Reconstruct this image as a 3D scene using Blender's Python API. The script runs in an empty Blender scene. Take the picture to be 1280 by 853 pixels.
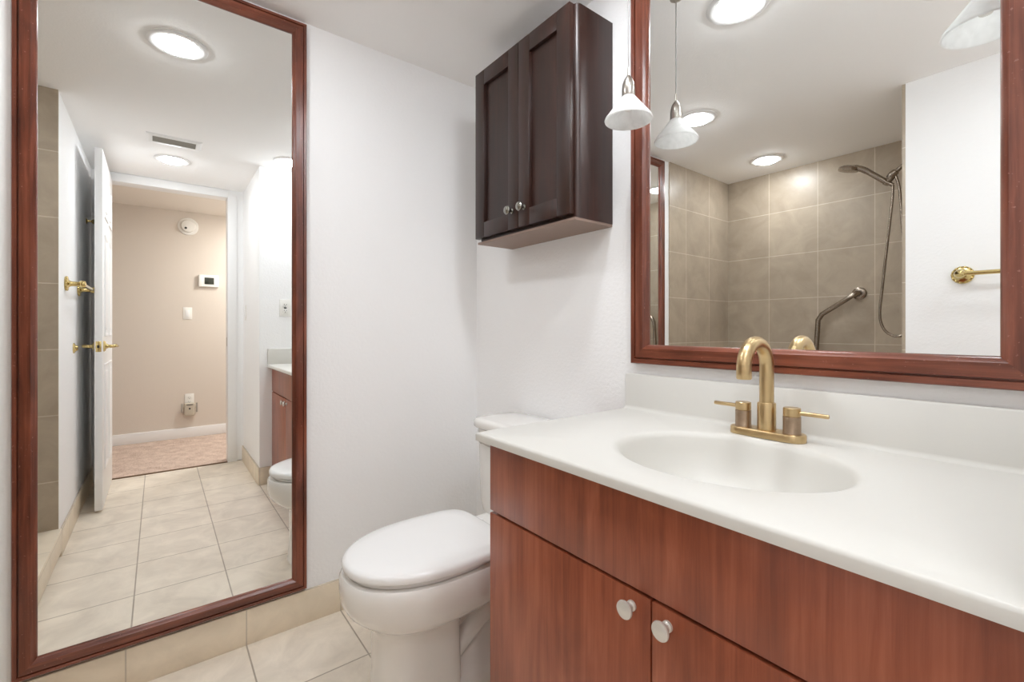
import bpy, bmesh, math, random
from mathutils import Vector, Matrix
random.seed(4)
PI = math.pi
scene = bpy.context.scene
COL = scene.collection

# ------------------------------------------------------------------ camera, exposure, light levels
CAM = Vector((1.74, -1.141, 1.045))
cam_data = bpy.data.cameras.new('camera')
cam_data.sensor_width = 36.0
cam_data.lens = 572.0 / 1280.0 * 36.0
cam_data.shift_y = -15.0 / 1280.0
cam_data.clip_start = 0.02
cam = bpy.data.objects.new('camera', cam_data)
COL.objects.link(cam)
cam.location = CAM
cam.rotation_euler = (PI / 2, 0, math.radians(52.31))
scene.camera = cam
scene.view_settings.view_transform = 'Standard'
scene.view_settings.look = 'None'
scene.view_settings.exposure = 0.0
scene.view_settings.gamma = 1.0
scene.view_settings.use_curve_mapping = False
scene.cycles.max_bounces = 14
scene.cycles.diffuse_bounces = 8
scene.cycles.glossy_bounces = 8
scene.cycles.use_denoising = True
DOWNLIGHT = 88.0          # emission of the recessed ceiling lamps
HALL_FILL = 104.0         # emission of the unseen lamp added to light the hall
world = bpy.data.worlds.new('world')
scene.world = world
world.use_nodes = True
world.node_tree.nodes['Background'].inputs[0].default_value = (0.8, 0.85, 0.9, 1)
world.node_tree.nodes['Background'].inputs[1].default_value = 0.3

ceiling_z = 2.135
HALL_Z = 2.17

# ------------------------------------------------------------------ materials
def lin(r, g, b):
    f = lambda c: (c / 255 / 12.92) if c / 255 <= 0.04045 else ((c / 255 + 0.055) / 1.055) ** 2.4
    return (f(r), f(g), f(b), 1.0)

def new_mat(name):
    m = bpy.data.materials.new(name)
    m.use_nodes = True
    nt = m.node_tree
    return m, nt, nt.nodes['Principled BSDF']

def plain(name, col, rough=0.5, metal=0.0, bump=0.0, bscale=120.0, coat=0.0, vary=0.0, vscale=6.0, spec=0.5):
    m, nt, b = new_mat(name)
    b.inputs['Base Color'].default_value = col
    b.inputs['Roughness'].default_value = rough
    b.inputs['Metallic'].default_value = metal
    b.inputs['Coat Weight'].default_value = coat
    b.inputs['Specular IOR Level'].default_value = spec
    tc = nt.nodes.new('ShaderNodeTexCoord')
    if vary:
        n = nt.nodes.new('ShaderNodeTexNoise'); n.inputs['Scale'].default_value = vscale
        n.inputs['Detail'].default_value = 5
        nt.links.new(tc.outputs['Object'], n.inputs['Vector'])
        mx = nt.nodes.new('ShaderNodeMixRGB')
        mx.inputs[1].default_value = tuple(c * (1 - vary) for c in col[:3]) + (1,)
        mx.inputs[2].default_value = tuple(min(1, c * (1 + vary)) for c in col[:3]) + (1,)
        nt.links.new(n.outputs['Fac'], mx.inputs[0])
        nt.links.new(mx.outputs[0], b.inputs['Base Color'])
    if bump:
        n = nt.nodes.new('ShaderNodeTexNoise'); n.inputs['Scale'].default_value = bscale
        n.inputs['Detail'].default_value = 3
        nt.links.new(tc.outputs['Object'], n.inputs['Vector'])
        bp = nt.nodes.new('ShaderNodeBump'); bp.inputs['Strength'].default_value = bump
        bp.inputs['Distance'].default_value = 0.002
        nt.links.new(n.outputs['Fac'], bp.inputs['Height'])
        nt.links.new(bp.outputs[0], b.inputs['Normal'])
    return m

def wood(name, dark, mid, light, axis, rough=0.3, fine=90.0, coat=0.25, specks=0.0):
    """streaky wood, grain running along axis"""
    m, nt, b = new_mat(name)
    tc = nt.nodes.new('ShaderNodeTexCoord')
    mp = nt.nodes.new('ShaderNodeMapping')
    s = [fine, fine, fine]; s[axis] = fine * 0.035
    mp.inputs['Scale'].default_value = s
    nt.links.new(tc.outputs['Object'], mp.inputs['Vector'])
    n1 = nt.nodes.new('ShaderNodeTexNoise'); n1.inputs['Scale'].default_value = 1.0
    n1.inputs['Detail'].default_value = 8; n1.inputs['Roughness'].default_value = 0.68; n1.inputs['Distortion'].default_value = 0.6
    nt.links.new(mp.outputs[0], n1.inputs['Vector'])
    mp2 = nt.nodes.new('ShaderNodeMapping')
    s2 = [11.0, 11.0, 11.0]; s2[axis] = 3.2
    mp2.inputs['Scale'].default_value = s2
    nt.links.new(tc.outputs['Object'], mp2.inputs['Vector'])
    n2 = nt.nodes.new('ShaderNodeTexNoise'); n2.inputs['Scale'].default_value = 1.0
    n2.inputs['Detail'].default_value = 4; n2.inputs['Distortion'].default_value = 1.2
    nt.links.new(mp2.outputs[0], n2.inputs['Vector'])
    ad = nt.nodes.new('ShaderNodeMath'); ad.operation = 'MULTIPLY_ADD'
    ad.inputs[1].default_value = 0.55
    nt.links.new(n1.outputs['Fac'], ad.inputs[0])
    mu = nt.nodes.new('ShaderNodeMath'); mu.operation = 'MULTIPLY'; mu.inputs[1].default_value = 0.45
    nt.links.new(n2.outputs['Fac'], mu.inputs[0])
    nt.links.new(mu.outputs[0], ad.inputs[2])
    cr = nt.nodes.new('ShaderNodeValToRGB')
    cr.color_ramp.elements[0].position = 0.35; cr.color_ramp.elements[0].color = dark
    cr.color_ramp.elements[1].position = 0.64; cr.color_ramp.elements[1].color = light
    e = cr.color_ramp.elements.new(0.5); e.color = mid
    nt.links.new(ad.outputs[0], cr.inputs[0])
    out = cr.outputs[0]
    if specks:
        n3 = nt.nodes.new('ShaderNodeTexNoise'); n3.inputs['Scale'].default_value = 170.0
        n3.inputs['Detail'].default_value = 2
        nt.links.new(tc.outputs['Object'], n3.inputs['Vector'])
        c3 = nt.nodes.new('ShaderNodeValToRGB')
        c3.color_ramp.elements[0].position = 0.69; c3.color_ramp.elements[0].color = (0, 0, 0, 1)
        c3.color_ramp.elements[1].position = 0.75; c3.color_ramp.elements[1].color = (specks,) * 3 + (1,)
        nt.links.new(n3.outputs['Fac'], c3.inputs[0])
        mx = nt.nodes.new('ShaderNodeMixRGB')
        mx.inputs[2].default_value = lin(176, 128, 116)
        nt.links.new(c3.outputs[0], mx.inputs[0])
        nt.links.new(out, mx.inputs[1])
        out = mx.outputs[0]
    nt.links.new(out, b.inputs['Base Color'])
    b.inputs['Roughness'].default_value = rough
    b.inputs['Coat Weight'].default_value = coat
    b.inputs['Coat Roughness'].default_value = 0.25
    bp = nt.nodes.new('ShaderNodeBump'); bp.inputs['Strength'].default_value = 0.08
    bp.inputs['Distance'].default_value = 0.001
    nt.links.new(n1.outputs['Fac'], bp.inputs['Height'])
    nt.links.new(bp.outputs[0], b.inputs['Normal'])
    return m

def tile(name, c1, c2, grout, ua, va, ou, ov, pu, pv, mortar=0.004, rough=0.4, blotch=0.35, dark=None):
    """square tiles laid in world space over axes ua, va with a joint through (ou, ov)"""
    m, nt, b = new_mat(name)
    g = nt.nodes.new('ShaderNodeNewGeometry')
    sp = nt.nodes.new('ShaderNodeSeparateXYZ')
    nt.links.new(g.outputs['Position'], sp.inputs[0])
    cb = nt.nodes.new('ShaderNodeCombineXYZ')
    for k, (ax, off, pit) in enumerate(((ua, ou, pu), (va, ov, pv))):
        a = nt.nodes.new('ShaderNodeMath'); a.operation = 'SUBTRACT'
        a.inputs[1].default_value = off - 20 * pit
        nt.links.new(sp.outputs[ax], a.inputs[0])
        nt.links.new(a.outputs[0], cb.inputs[k])
    br = nt.nodes.new('ShaderNodeTexBrick')
    br.offset = 0.0; br.squash = 1.0
    br.inputs['Scale'].default_value = 1.0
    br.inputs['Brick Width'].default_value = pu
    br.inputs['Row Height'].default_value = pv
    br.inputs['Mortar Size'].default_value = mortar * 0.5
    br.inputs['Mortar Smooth'].default_value = 0.15
    br.inputs['Bias'].default_value = 0.0
    br.inputs['Color1'].default_value = c1
    br.inputs['Color2'].default_value = c2
    br.inputs['Mortar'].default_value = grout
    nt.links.new(cb.outputs[0], br.inputs['Vector'])
    n = nt.nodes.new('ShaderNodeTexNoise'); n.inputs['Scale'].default_value = 7.0
    n.inputs['Detail'].default_value = 7; n.inputs['Roughness'].default_value = 0.62; n.inputs['Distortion'].default_value = 0.7
    nt.links.new(g.outputs['Position'], n.inputs['Vector'])
    cr = nt.nodes.new('ShaderNodeValToRGB')
    d = dark or 0.80
    cr.color_ramp.elements[0].position = 0.30; cr.color_ramp.elements[0].color = (d, d * 0.985, d * 0.96, 1)
    cr.color_ramp.elements[1].position = 0.66; cr.color_ramp.elements[1].color = (1.08, 1.08, 1.08, 1)
    nt.links.new(n.outputs['Fac'], cr.inputs[0])
    mx = nt.nodes.new('ShaderNodeMixRGB'); mx.blend_type = 'MULTIPLY'
    mx.inputs[0].default_value = blotch
    nt.links.new(br.outputs['Color'], mx.inputs[1])
    nt.links.new(cr.outputs[0], mx.inputs[2])
    nt.links.new(mx.outputs[0], b.inputs['Base Color'])
    b.inputs['Roughness'].default_value = rough
    iv = nt.nodes.new('ShaderNodeMath'); iv.operation = 'SUBTRACT'; iv.inputs[0].default_value = 1.0
    nt.links.new(br.outputs['Fac'], iv.inputs[1])
    bp = nt.nodes.new('ShaderNodeBump'); bp.inputs['Strength'].default_value = 0.4
    bp.inputs['Distance'].default_value = 0.002
    nt.links.new(iv.outputs[0], bp.inputs['Height'])
    nt.links.new(bp.outputs[0], b.inputs['Normal'])
    return m

def emit(name, col, strength):
    m, nt, b = new_mat(name)
    b.inputs['Base Color'].default_value = col
    b.inputs['Emission Color'].default_value = col
    b.inputs['Emission Strength'].default_value = strength
    return m

M = {}
M['wall'] = plain('white_wall_paint', lin(244, 244, 244), 0.7, bump=0.5, bscale=90)
M['ceiling'] = plain('ceiling_paint', lin(251, 250, 249), 0.85, bump=0.2, bscale=120)
M['hallwall'] = plain('beige_wall_paint', lin(217, 207, 196), 0.75, bump=0.25, bscale=110)
M['hallceiling'] = plain('hall_ceiling_paint', lin(236, 230, 222), 0.85)
M['trim'] = plain('white_gloss_trim', lin(240, 240, 240), 0.35)
FT = dict(c1=lin(238, 228, 213), c2=lin(233, 223, 208), grout=lin(178, 166, 150))
M['floor'] = tile('beige_floor_tile', ua=0, va=1, ou=0.295, ov=-0.606, pu=0.305, pv=0.305, mortar=0.005, rough=0.42, blotch=0.75, dark=0.78, **FT)
BT = dict(c1=lin(232, 219, 198), c2=lin(227, 214, 193), grout=lin(198, 186, 168))
M['baseX'] = tile('beige_base_tile_x', ua=0, va=2, ou=0.295, ov=0.118, pu=0.305, pv=2.0, mortar=0.004, rough=0.4, blotch=0.6, **BT)
M['baseY'] = tile('beige_base_tile_y', ua=1, va=2, ou=-0.606, ov=0.118, pu=0.305, pv=2.0, mortar=0.004, rough=0.4, blotch=0.6, **BT)
ST = dict(c1=lin(182, 168, 149), c2=lin(172, 158, 140), grout=lin(205, 193, 175))
M['showX'] = tile('shower_tile_x', ua=0, va=2, ou=0.0, ov=0.052, pu=0.3, pv=0.3, mortar=0.005, rough=0.35, blotch=0.8, dark=0.82, **ST)
M['showY'] = tile('shower_tile_y', ua=1, va=2, ou=-2.0, ov=0.052, pu=0.295, pv=0.3, mortar=0.005, rough=0.35, blotch=0.8, dark=0.82, **ST)
M['pan'] = plain('shower_pan', lin(225, 222, 214), 0.4)
M['mirror'] = plain('mirror_silver', (0.93, 0.945, 0.935, 1), 0.0, 1.0)
CH = (lin(72, 33, 21), lin(111, 57, 39), lin(140, 79, 58))
M['frameV'] = wood('cherry_frame_upright', *CH, axis=2, rough=0.28, specks=0.55)
M['frameX'] = wood('cherry_frame_along_x', *CH, axis=0, rough=0.28, specks=0.55)
M['frameY'] = wood('cherry_frame_along_y', *CH, axis=1, rough=0.28, specks=0.55)
VC = (lin(122, 62, 42), lin(150, 80, 54), lin(170, 98, 70))
M['vanity'] = wood('cherry_vanity_wood', *VC, axis=2, rough=0.33, fine=70, coat=0.15)
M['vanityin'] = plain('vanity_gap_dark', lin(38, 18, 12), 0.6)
ES = (lin(34, 17, 12), lin(46, 25, 18), lin(58, 32, 24))
M['espresso'] = wood('espresso_wood', *ES, axis=2, rough=0.38, fine=60, coat=0.06)
M['underside'] = plain('cabinet_underside', lin(140, 118, 106), 0.5)
M['top'] = plain('cultured_marble', lin(214, 212, 206), 0.36, spec=0.4)
M['porcelain'] = plain('porcelain', lin(236, 234, 230), 0.12, coat=0.5)
M['seat'] = plain('seat_plastic', lin(242, 242, 241), 0.2)
M['bumper'] = plain('lid_gap_shade_grey', lin(90, 84, 78), 0.6)  # grey painted in for the shade under the toilet lid
M['gold'] = plain('brushed_gold', lin(208, 182, 138), 0.3, 1.0, vary=0.12, vscale=40)
M['worn'] = plain('worn_bronze_gold', lin(172, 150, 128), 0.38, 1.0, vary=0.35, vscale=55)
M['brass'] = plain('polished_brass', lin(216, 195, 136), 0.14, 1.0, bump=0.15, bscale=60)
M['nickel'] = plain('brushed_nickel', lin(188, 182, 174), 0.28, 1.0)
M['bronze'] = plain('pewter_bronze', lin(152, 140, 127), 0.26, 1.0)
M['darknickel'] = plain('dark_pewter', lin(148, 147, 140), 0.25, 1.0)
M['knobwhite'] = plain('pearl_knob', lin(222, 219, 212), 0.25, 0.35, vary=0.08, vscale=60)
M['cord'] = plain('grey_cord', lin(150, 147, 143), 0.5)
M['plastic'] = plain('white_plastic', lin(238, 236, 231), 0.4)
M['ivory'] = plain('grey_ivory_plastic', lin(196, 188, 172), 0.4)
M['dark'] = plain('dark_slot', lin(38, 38, 36), 0.5)
M['screen'] = plain('lcd_screen', lin(46, 50, 40), 0.2)
M['ventdark'] = plain('vent_shadow', lin(96, 93, 88), 0.7)
M['ventslat'] = plain('vent_slat', lin(160, 156, 148), 0.5)
M['lamp'] = emit('lit_lamp_disc', (0.95, 0.985, 1.03, 1), DOWNLIGHT)
M['threshold'] = plain('threshold_strip', lin(110, 84, 60), 0.5)

def glass_shade():
    m, nt, b = new_mat('alabaster_glass')
    tc = nt.nodes.new('ShaderNodeTexCoord')
    n = nt.nodes.new('ShaderNodeTexNoise'); n.inputs['Scale'].default_value = 22; n.inputs['Distortion'].default_value = 1.5
    nt.links.new(tc.outputs['Object'], n.inputs['Vector'])
    cr = nt.nodes.new('ShaderNodeValToRGB')
    cr.color_ramp.elements[0].position = 0.35; cr.color_ramp.elements[0].color = lin(228, 228, 226)
    cr.color_ramp.elements[1].position = 0.65; cr.color_ramp.elements[1].color = lin(250, 250, 249)
    nt.links.new(n.outputs['Fac'], cr.inputs[0])
    nt.links.new(cr.outputs[0], b.inputs['Base Color'])
    b.inputs['Roughness'].default_value = 0.3
    tr = nt.nodes.new('ShaderNodeBsdfTranslucent')
    tr.inputs[0].default_value = (0.95, 0.95, 0.94, 1)
    mx = nt.nodes.new('ShaderNodeMixShader'); mx.inputs[0].default_value = 0.45
    nt.links.new(b.outputs[0], mx.inputs[1]); nt.links.new(tr.outputs[0], mx.inputs[2])
    nt.links.new(mx.outputs[0], nt.nodes['Material Output'].inputs['Surface'])
    return m
M['shade'] = glass_shade()

def carpet_mat():
    m, nt, b = new_mat('pinkish_beige_carpet')
    tc = nt.nodes.new('ShaderNodeTexCoord')
    n = nt.nodes.new('ShaderNodeTexNoise'); n.inputs['Scale'].default_value = 130; n.inputs['Detail'].default_value = 4
    n2 = nt.nodes.new('ShaderNodeTexNoise'); n2.inputs['Scale'].default_value = 12; n2.inputs['Detail'].default_value = 4
    nt.links.new(tc.outputs['Object'], n.inputs['Vector']); nt.links.new(tc.outputs['Object'], n2.inputs['Vector'])
    ad = nt.nodes.new('ShaderNodeMath'); ad.operation = 'MULTIPLY_ADD'; ad.inputs[1].default_value = 0.6
    nt.links.new(n.outputs['Fac'], ad.inputs[0])
    mu = nt.nodes.new('ShaderNodeMath'); mu.operation = 'MULTIPLY'; mu.inputs[1].default_value = 0.4
    nt.links.new(n2.outputs['Fac'], mu.inputs[0]); nt.links.new(mu.outputs[0], ad.inputs[2])
    cr = nt.nodes.new('ShaderNodeValToRGB')
    cr.color_ramp.elements[0].position = 0.35; cr.color_ramp.elements[0].color = lin(176, 152, 138)
    cr.color_ramp.elements[1].position = 0.65; cr.color_ramp.elements[1].color = lin(226, 206, 192)
    nt.links.new(ad.outputs[0], cr.inputs[0]); nt.links.new(cr.outputs[0], b.inputs['Base Color'])
    b.inputs['Roughness'].default_value = 0.95
    bp = nt.nodes.new('ShaderNodeBump'); bp.inputs['Strength'].default_value = 0.8; bp.inputs['Distance'].default_value = 0.006
    nt.links.new(n.outputs['Fac'], bp.inputs['Height']); nt.links.new(bp.outputs[0], b.inputs['Normal'])
    return m
M['carpet'] = carpet_mat()

# ------------------------------------------------------------------ mesh helpers
ORG = {}

def add_box(bm, lo, hi, bev=0.0, seg=2):
    xs = [bm.verts.new((x, y, z)) for x in (lo[0], hi[0]) for y in (lo[1], hi[1]) for z in (lo[2], hi[2])]
    fs = []
    for q in ((0, 1, 3, 2), (4, 6, 7, 5), (0, 4, 5, 1), (2, 3, 7, 6), (0, 2, 6, 4), (1, 5, 7, 3)):
        fs.append(bm.faces.new([xs[i] for i in q]))
    if bev:
        es = list({e for f in fs for e in f.edges})
        bmesh.ops.bevel(bm, geom=es, offset=bev, segments=seg, profile=0.5, affect='EDGES')
    return bm

def box(lo, hi, bev=0.0, seg=2):
    return add_box(bmesh.new(), lo, hi, bev, seg)

def loft(bm, rings, cap0=True, cap1=True, closed=True):
    vr = [[bm.verts.new(p) for p in r] for r in rings]
    n = len(vr[0])
    for a, b in zip(vr, vr[1:]):
        for i in range(n if closed else n - 1):
            j = (i + 1) % n
            bm.faces.new((a[i], a[j], b[j], b[i]))
    if cap0: bm.faces.new(list(reversed(vr[0])))
    if cap1: bm.faces.new(vr[-1])
    return bm

def basis(d):
    d = Vector(d).normalized()
    a = Vector((0, 0, 1)) if abs(d.z) < 0.9 else Vector((1, 0, 0))
    u = d.cross(a).normalized()
    return u, d.cross(u).normalized(), d

def lathe(bm, base, axis, prof, n=32, cap0=True, cap1=True):
    """prof: (radius, height along axis)"""
    u, v, d = basis(axis)
    base = Vector(base)
    rings = [[base + d * h + (u * math.cos(2 * PI * k / n) + v * math.sin(2 * PI * k / n)) * max(r, 1e-5) for k in range(n)] for r, h in prof]
    return loft(bm, rings, cap0, cap1)

def tube(bm, pts, r, n=16, caps=True):
    pts = [Vector(p) for p in pts]
    rs = r if isinstance(r, (list, tuple)) else [r] * len(pts)
    t0 = (pts[1] - pts[0]).normalized()
    u, v, _ = basis(t0)
    rings = []
    for i, p in enumerate(pts):
        if i == 0: t = t0
        elif i == len(pts) - 1: t = (pts[-1] - pts[-2]).normalized()
        else: t = ((pts[i + 1] - p).normalized() + (p - pts[i - 1]).normalized()).normalized()
        u = (u - t * u.dot(t)).normalized(); v = t.cross(u)
        rings.append([p + (u * math.cos(2 * PI * k / n) + v * math.sin(2 * PI * k / n)) * rs[i] for k in range(n)])
    return loft(bm, rings, caps, caps)

def spline(ctrl, n=10):
    """Catmull-Rom through control points"""
    P = [Vector(c) for c in ctrl]
    P = [P[0] * 2 - P[1]] + P + [P[-1] * 2 - P[-2]]
    out = []
    for i in range(1, len(P) - 2):
        for k in range(n):
            t = k / n
            a, b, c, d = P[i - 1], P[i], P[i + 1], P[i + 2]
            out.append(0.5 * ((2 * b) + (c - a) * t + (2 * a - 5 * b + 4 * c - d) * t * t + (3 * b - a - 3 * c + d) * t ** 3))
    out.append(P[-2])
    return out

def obj(name, bm, mat, parent=None, angle=35, smooth=True):
    bmesh.ops.recalc_face_normals(bm, faces=bm.faces[:])
    org = ORG.get(parent.name, Vector((0, 0, 0))) if parent else Vector((0, 0, 0))
    if org.length: bmesh.ops.translate(bm, verts=bm.verts[:], vec=-org)
    me = bpy.data.meshes.new(name)
    bm.to_mesh(me); bm.free()
    if smooth:
        me.shade_smooth(); me.set_sharp_from_angle(angle=math.radians(angle))
    if isinstance(mat, (list, tuple)):
        for k in mat: me.materials.append(M[k])
    else:
        me.materials.append(M[mat])
    o = bpy.data.objects.new(name, me)
    COL.objects.link(o)
    if parent:
        o.parent = parent
        ORG[o.name] = org
    return o

def tag(o, label, cat, group=None):
    o['label'] = label; o['category'] = cat
    if group: o['group'] = group
    return o

def thing(name, label, cat, loc, group=None):
    o = bpy.data.objects.new(name, None)
    o.empty_display_size = 0.05
    COL.objects.link(o)
    o.location = loc
    ORG[o.name] = Vector(loc)
    return tag(o, label, cat, group)

def struct(name, bm, mat, parent=None, label=None, cat=None):
    o = obj(name, bm, mat, parent)
    if parent is None:
        o['kind'] = 'structure'
        if label: tag(o, label, cat)
    return o

def copy_tree(o, parent=None):
    c = o.copy(); COL.objects.link(c)
    if parent: c.parent = parent
    for ch in [x for x in o.children]:
        copy_tree(ch, c)
    return c

def frame_rails(origin, U, V, N, W, H, prof):
    """four mitred rails; prof = (inward distance from the outer edge, height off the wall)"""
    O, U, V, N = Vector(origin), Vector(U), Vector(V), Vector(N)
    corner = lambda k, w: [(w, w), (W - w, w), (W - w, H - w), (w, H - w)][k]
    out = []
    for k in range(4):
        rings = []
        for c in (k, (k + 1) % 4):
            ring = []
            for w, d in prof:
                a, b = corner(c, w)
                ring.append(O + U * a + V * b + N * d)
            rings.append(ring)
        out.append(loft(bmesh.new(), rings))
    return out      # bottom, side, top, side

# ------------------------------------------------------------------ the setting
XR, YC, XD = 1.730, -1.502, 2.48      # right end wall, wall behind the camera, door wall
struct('floor', box((-0.1, -1.502, -0.06), (XD, 0.1, 0.0)), 'floor', None, 'beige square tile bathroom floor', 'floor')
struct('floor_hall', box((XD, -3.0, -0.06), (3.76, 1.0, 0.004)), 'carpet', None, 'pinkish beige carpet on the hall floor', 'carpet')
struct('ceiling', box((-0.1, -2.4, ceiling_z), (2.58, 0.1, ceiling_z + 0.1)), 'ceiling', None, 'flat white bathroom ceiling', 'ceiling')
struct('ceiling_hall', box((2.58, -3.0, HALL_Z), (3.76, 1.0, HALL_Z + 0.08)), 'hallceiling', None, 'pale flat ceiling of the hall', 'ceiling')
struct('wall_left', box((-0.1, -2.4, 0.0), (0.0, 0.1, ceiling_z)), 'wall', None, 'white textured wall behind the tall mirror', 'wall')
struct('wall_back', box((0.0, 0.0, 0.0), (XR, 0.1, ceiling_z)), 'wall', None, 'white wall behind vanity and toilet', 'wall')
struct('wall_right', box((XR, -0.606, 0.0), (XD, 0.1, ceiling_z)), 'wall', None, 'white wall block at the end of the vanity', 'wall')
struct('wall_front', box((1.2, -2.4, 0.0), (XD, YC, ceiling_z)), 'wall', None, 'white wall with the brass towel bar', 'wall')
OP0, OP1, OPZ = -1.425, -0.70, 2.085
bm = bmesh.new()
add_box(bm, (XD, -2.4, 0), (2.58, OP0, ceiling_z))
add_box(bm, (XD, OP1, 0), (2.58, 0.1, ceiling_z))
add_box(bm, (XD, OP0, OPZ), (2.58, OP1, ceiling_z))
struct('wall_entry', bm, 'wall', None, 'white wall with the doorway to the hall', 'wall')
struct('wall_hall', box((3.66, -3.0, 0.0), (3.76, 1.0, HALL_Z)), 'hallwall', None, 'beige hall wall beyond the doorway', 'wall')
struct('wall_hall_near', box((2.58, -3.1, 0), (3.76, -3.0, HALL_Z)), 'hallwall', None, 'beige wall closing the hall beyond the door hinges', 'wall')
struct('wall_hall_far', box((2.58, 1.0, 0), (3.76, 1.1, HALL_Z)), 'hallwall', None, 'beige wall closing the hall beyond the latch side', 'wall')
# shower alcove
struct('wall_shower_back', box((0.0, -2.4, 0.0), (1.2, -2.27, ceiling_z)), 'showX', None, 'taupe tiled back wall of the shower', 'wall')
struct('wall_shower_left', box((0.0, -2.27, 0.0), (0.008, -1.512, ceiling_z)), 'showY', None, 'taupe tiled shower wall next to the tall mirror', 'wall')
struct('wall_shower_right', box((1.188, -2.27, 0.0), (1.2, YC, ceiling_z)), 'showY', None, 'taupe tiled shower wall carrying the hand shower', 'wall')
struct('floor_shower', box((0.0, -2.27, -0.06), (1.188, YC, 0.03)), 'pan', None, 'white shower floor', 'floor')
struct('trim_1', box((0.008, -1.60, 0.03), (1.188, -1.49, 0.135), 0.003), 'baseX', None, 'beige tiled shower curb', 'curb')
# tile baseboards
BH = 0.118
struct('baseboard_left', box((0.0, -1.49, 0.0), (0.010, 0.0, BH), 0.002), 'baseY', None, 'beige tile baseboard under the tall mirror', 'baseboard')
struct('baseboard_back', box((0.010, -0.010, 0.0), (0.86, 0.0, BH), 0.002), 'baseX', None, 'beige tile baseboard behind the toilet', 'baseboard')
struct('baseboard_front', box((1.2, YC, 0.0), (XD - 0.012, YC + 0.010, BH), 0.002), 'baseX', None, 'beige tile baseboard under the towel bar', 'baseboard')
struct('baseboard_right', box((XR - 0.010, -0.616, 0.0), (XR, -0.54, BH), 0.002), 'baseY', None, 'short beige tile baseboard beside the vanity', 'baseboard')
struct('baseboard_entry', box((XR, -0.616, 0.0), (XD - 0.012, -0.606, BH), 0.002), 'baseX', None, 'beige tile baseboard between vanity and doorway', 'baseboard')
struct('baseboard_hall', box((3.645, -3.0, 0.004), (3.66, 1.0, 0.10), 0.004), 'trim', None, 'white painted hall baseboard', 'baseboard')
# doorway trim
bm = bmesh.new()
add_box(bm, (XD - 0.012, OP1 - 0.012, 0), (2.59, OP1 + 0.05, OPZ + 0.012), 0.003)
add_box(bm, (XD - 0.012, OP0 - 0.05, 0), (2.59, OP0 + 0.012, OPZ + 0.012), 0.003)
add_box(bm, (XD - 0.012, OP0 + 0.012, OPZ - 0.012), (2.59, OP1 - 0.012, ceiling_z - 0.004), 0.003)
tr = struct('trim_2', bm, 'trim', None, 'white door frame around the hall doorway', 'door frame')
obj('strike_plate', box((2.50, OP1 - 0.015, 0.91), (2.53, OP1 - 0.0115, 0.98), 0.001), 'nickel', tr)
struct('trim_3', box((XD - 0.01, OP0 + 0.012, 0.0), (XD + 0.012, OP1 - 0.012, 0.007), 0.003), 'threshold', None, 'thin brown threshold strip between tile and carpet', 'threshold')

# door leaf, swung open along the towel bar wall
DX0, DX1, DY0, DY1, DZ0, DZ1 = 1.765, 2.455, -1.428, -1.393, 0.012, 2.075
bm = box((DX0, DY0, DZ0), (DX1, DY1, DZ1), 0.003)
for (z0, z1) in ((0.22, 0.84), (1.00, 1.60), (1.70, 1.96)):
    for (x0, x1) in ((DX0 + 0.10, DX0 + 0.315), (DX0 + 0.375, DX1 - 0.10)):
        for y, n in ((DY0, -1), (DY1, 1)):
            for b_ in frame_rails((x0, y, z0), (1, 0, 0), (0, 0, 1), (0, n, 0), x1 - x0, z1 - z0,
                                  [(0, -0.002), (0.004, 0.006), (0.018, 0.004), (0.026, -0.002)]):
                tmp = bpy.data.meshes.new('t'); b_.to_mesh(tmp); b_.free(); bm.from_mesh(tmp); bpy.data.meshes.remove(tmp)
            pf = box((x0 + 0.045, y - 0.004, z0 + 0.045), (x1 - 0.045, y + 0.004, z1 - 0.045), 0.003, 1)
            tmp = bpy.data.meshes.new('t'); pf.to_mesh(tmp); pf.free(); bm.from_mesh(tmp); bpy.data.meshes.remove(tmp)
door = struct('door_1', bm, 'trim', None, 'white panelled door standing open beside the towel bar', 'door')
HX, HZ = DX0 + 0.065, 0.945
for s, y in ((1, DY1), (-1, DY0)):
    bm = bmesh.new()
    tube(bm, spline([(HX, y + s * 0.008, HZ), (HX, y + s * 0.042, HZ), (HX + 0.012, y + s * 0.052, HZ + 0.002), (HX + 0.06, y + s * 0.050, HZ + 0.004), (HX + 0.105, y + s * 0.052, HZ - 0.002), (HX + 0.115, y + s * 0.056, HZ - 0.004)], 6),
         [0.010] * 5 + [0.009] * 20 + [0.007] * 6, 14)
    lv = obj('lever_handle', bm, 'brass', door)
    obj('rosette', lathe(bmesh.new(), (HX, y, HZ), (0, s, 0), [(0.032, 0), (0.032, 0.003), (0.026, 0.009), (0.014, 0.012), (0.011, 0.02)], 28), 'brass', lv)
bm = box((DX0 - 0.002, DY0 + 0.005, HZ - 0.03), (DX0 + 0.002, DY1 - 0.005, HZ + 0.03), 0.001)
lp = obj('latch_plate', bm, 'brass', door)
obj('latch_bolt', box((DX0 - 0.008, DY0 + 0.012, HZ - 0.008), (DX0, DY1 - 0.012, HZ + 0.008), 0.002), 'dark', lp)
for z in (0.25, 1.05, 1.85):
    obj('hinge', lathe(bmesh.new(), (DX1 + 0.004, DY0 - 0.004, z), (0, 0, 1), [(0.006, 0), (0.006, 0.09)], 12), 'brass', door)

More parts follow.
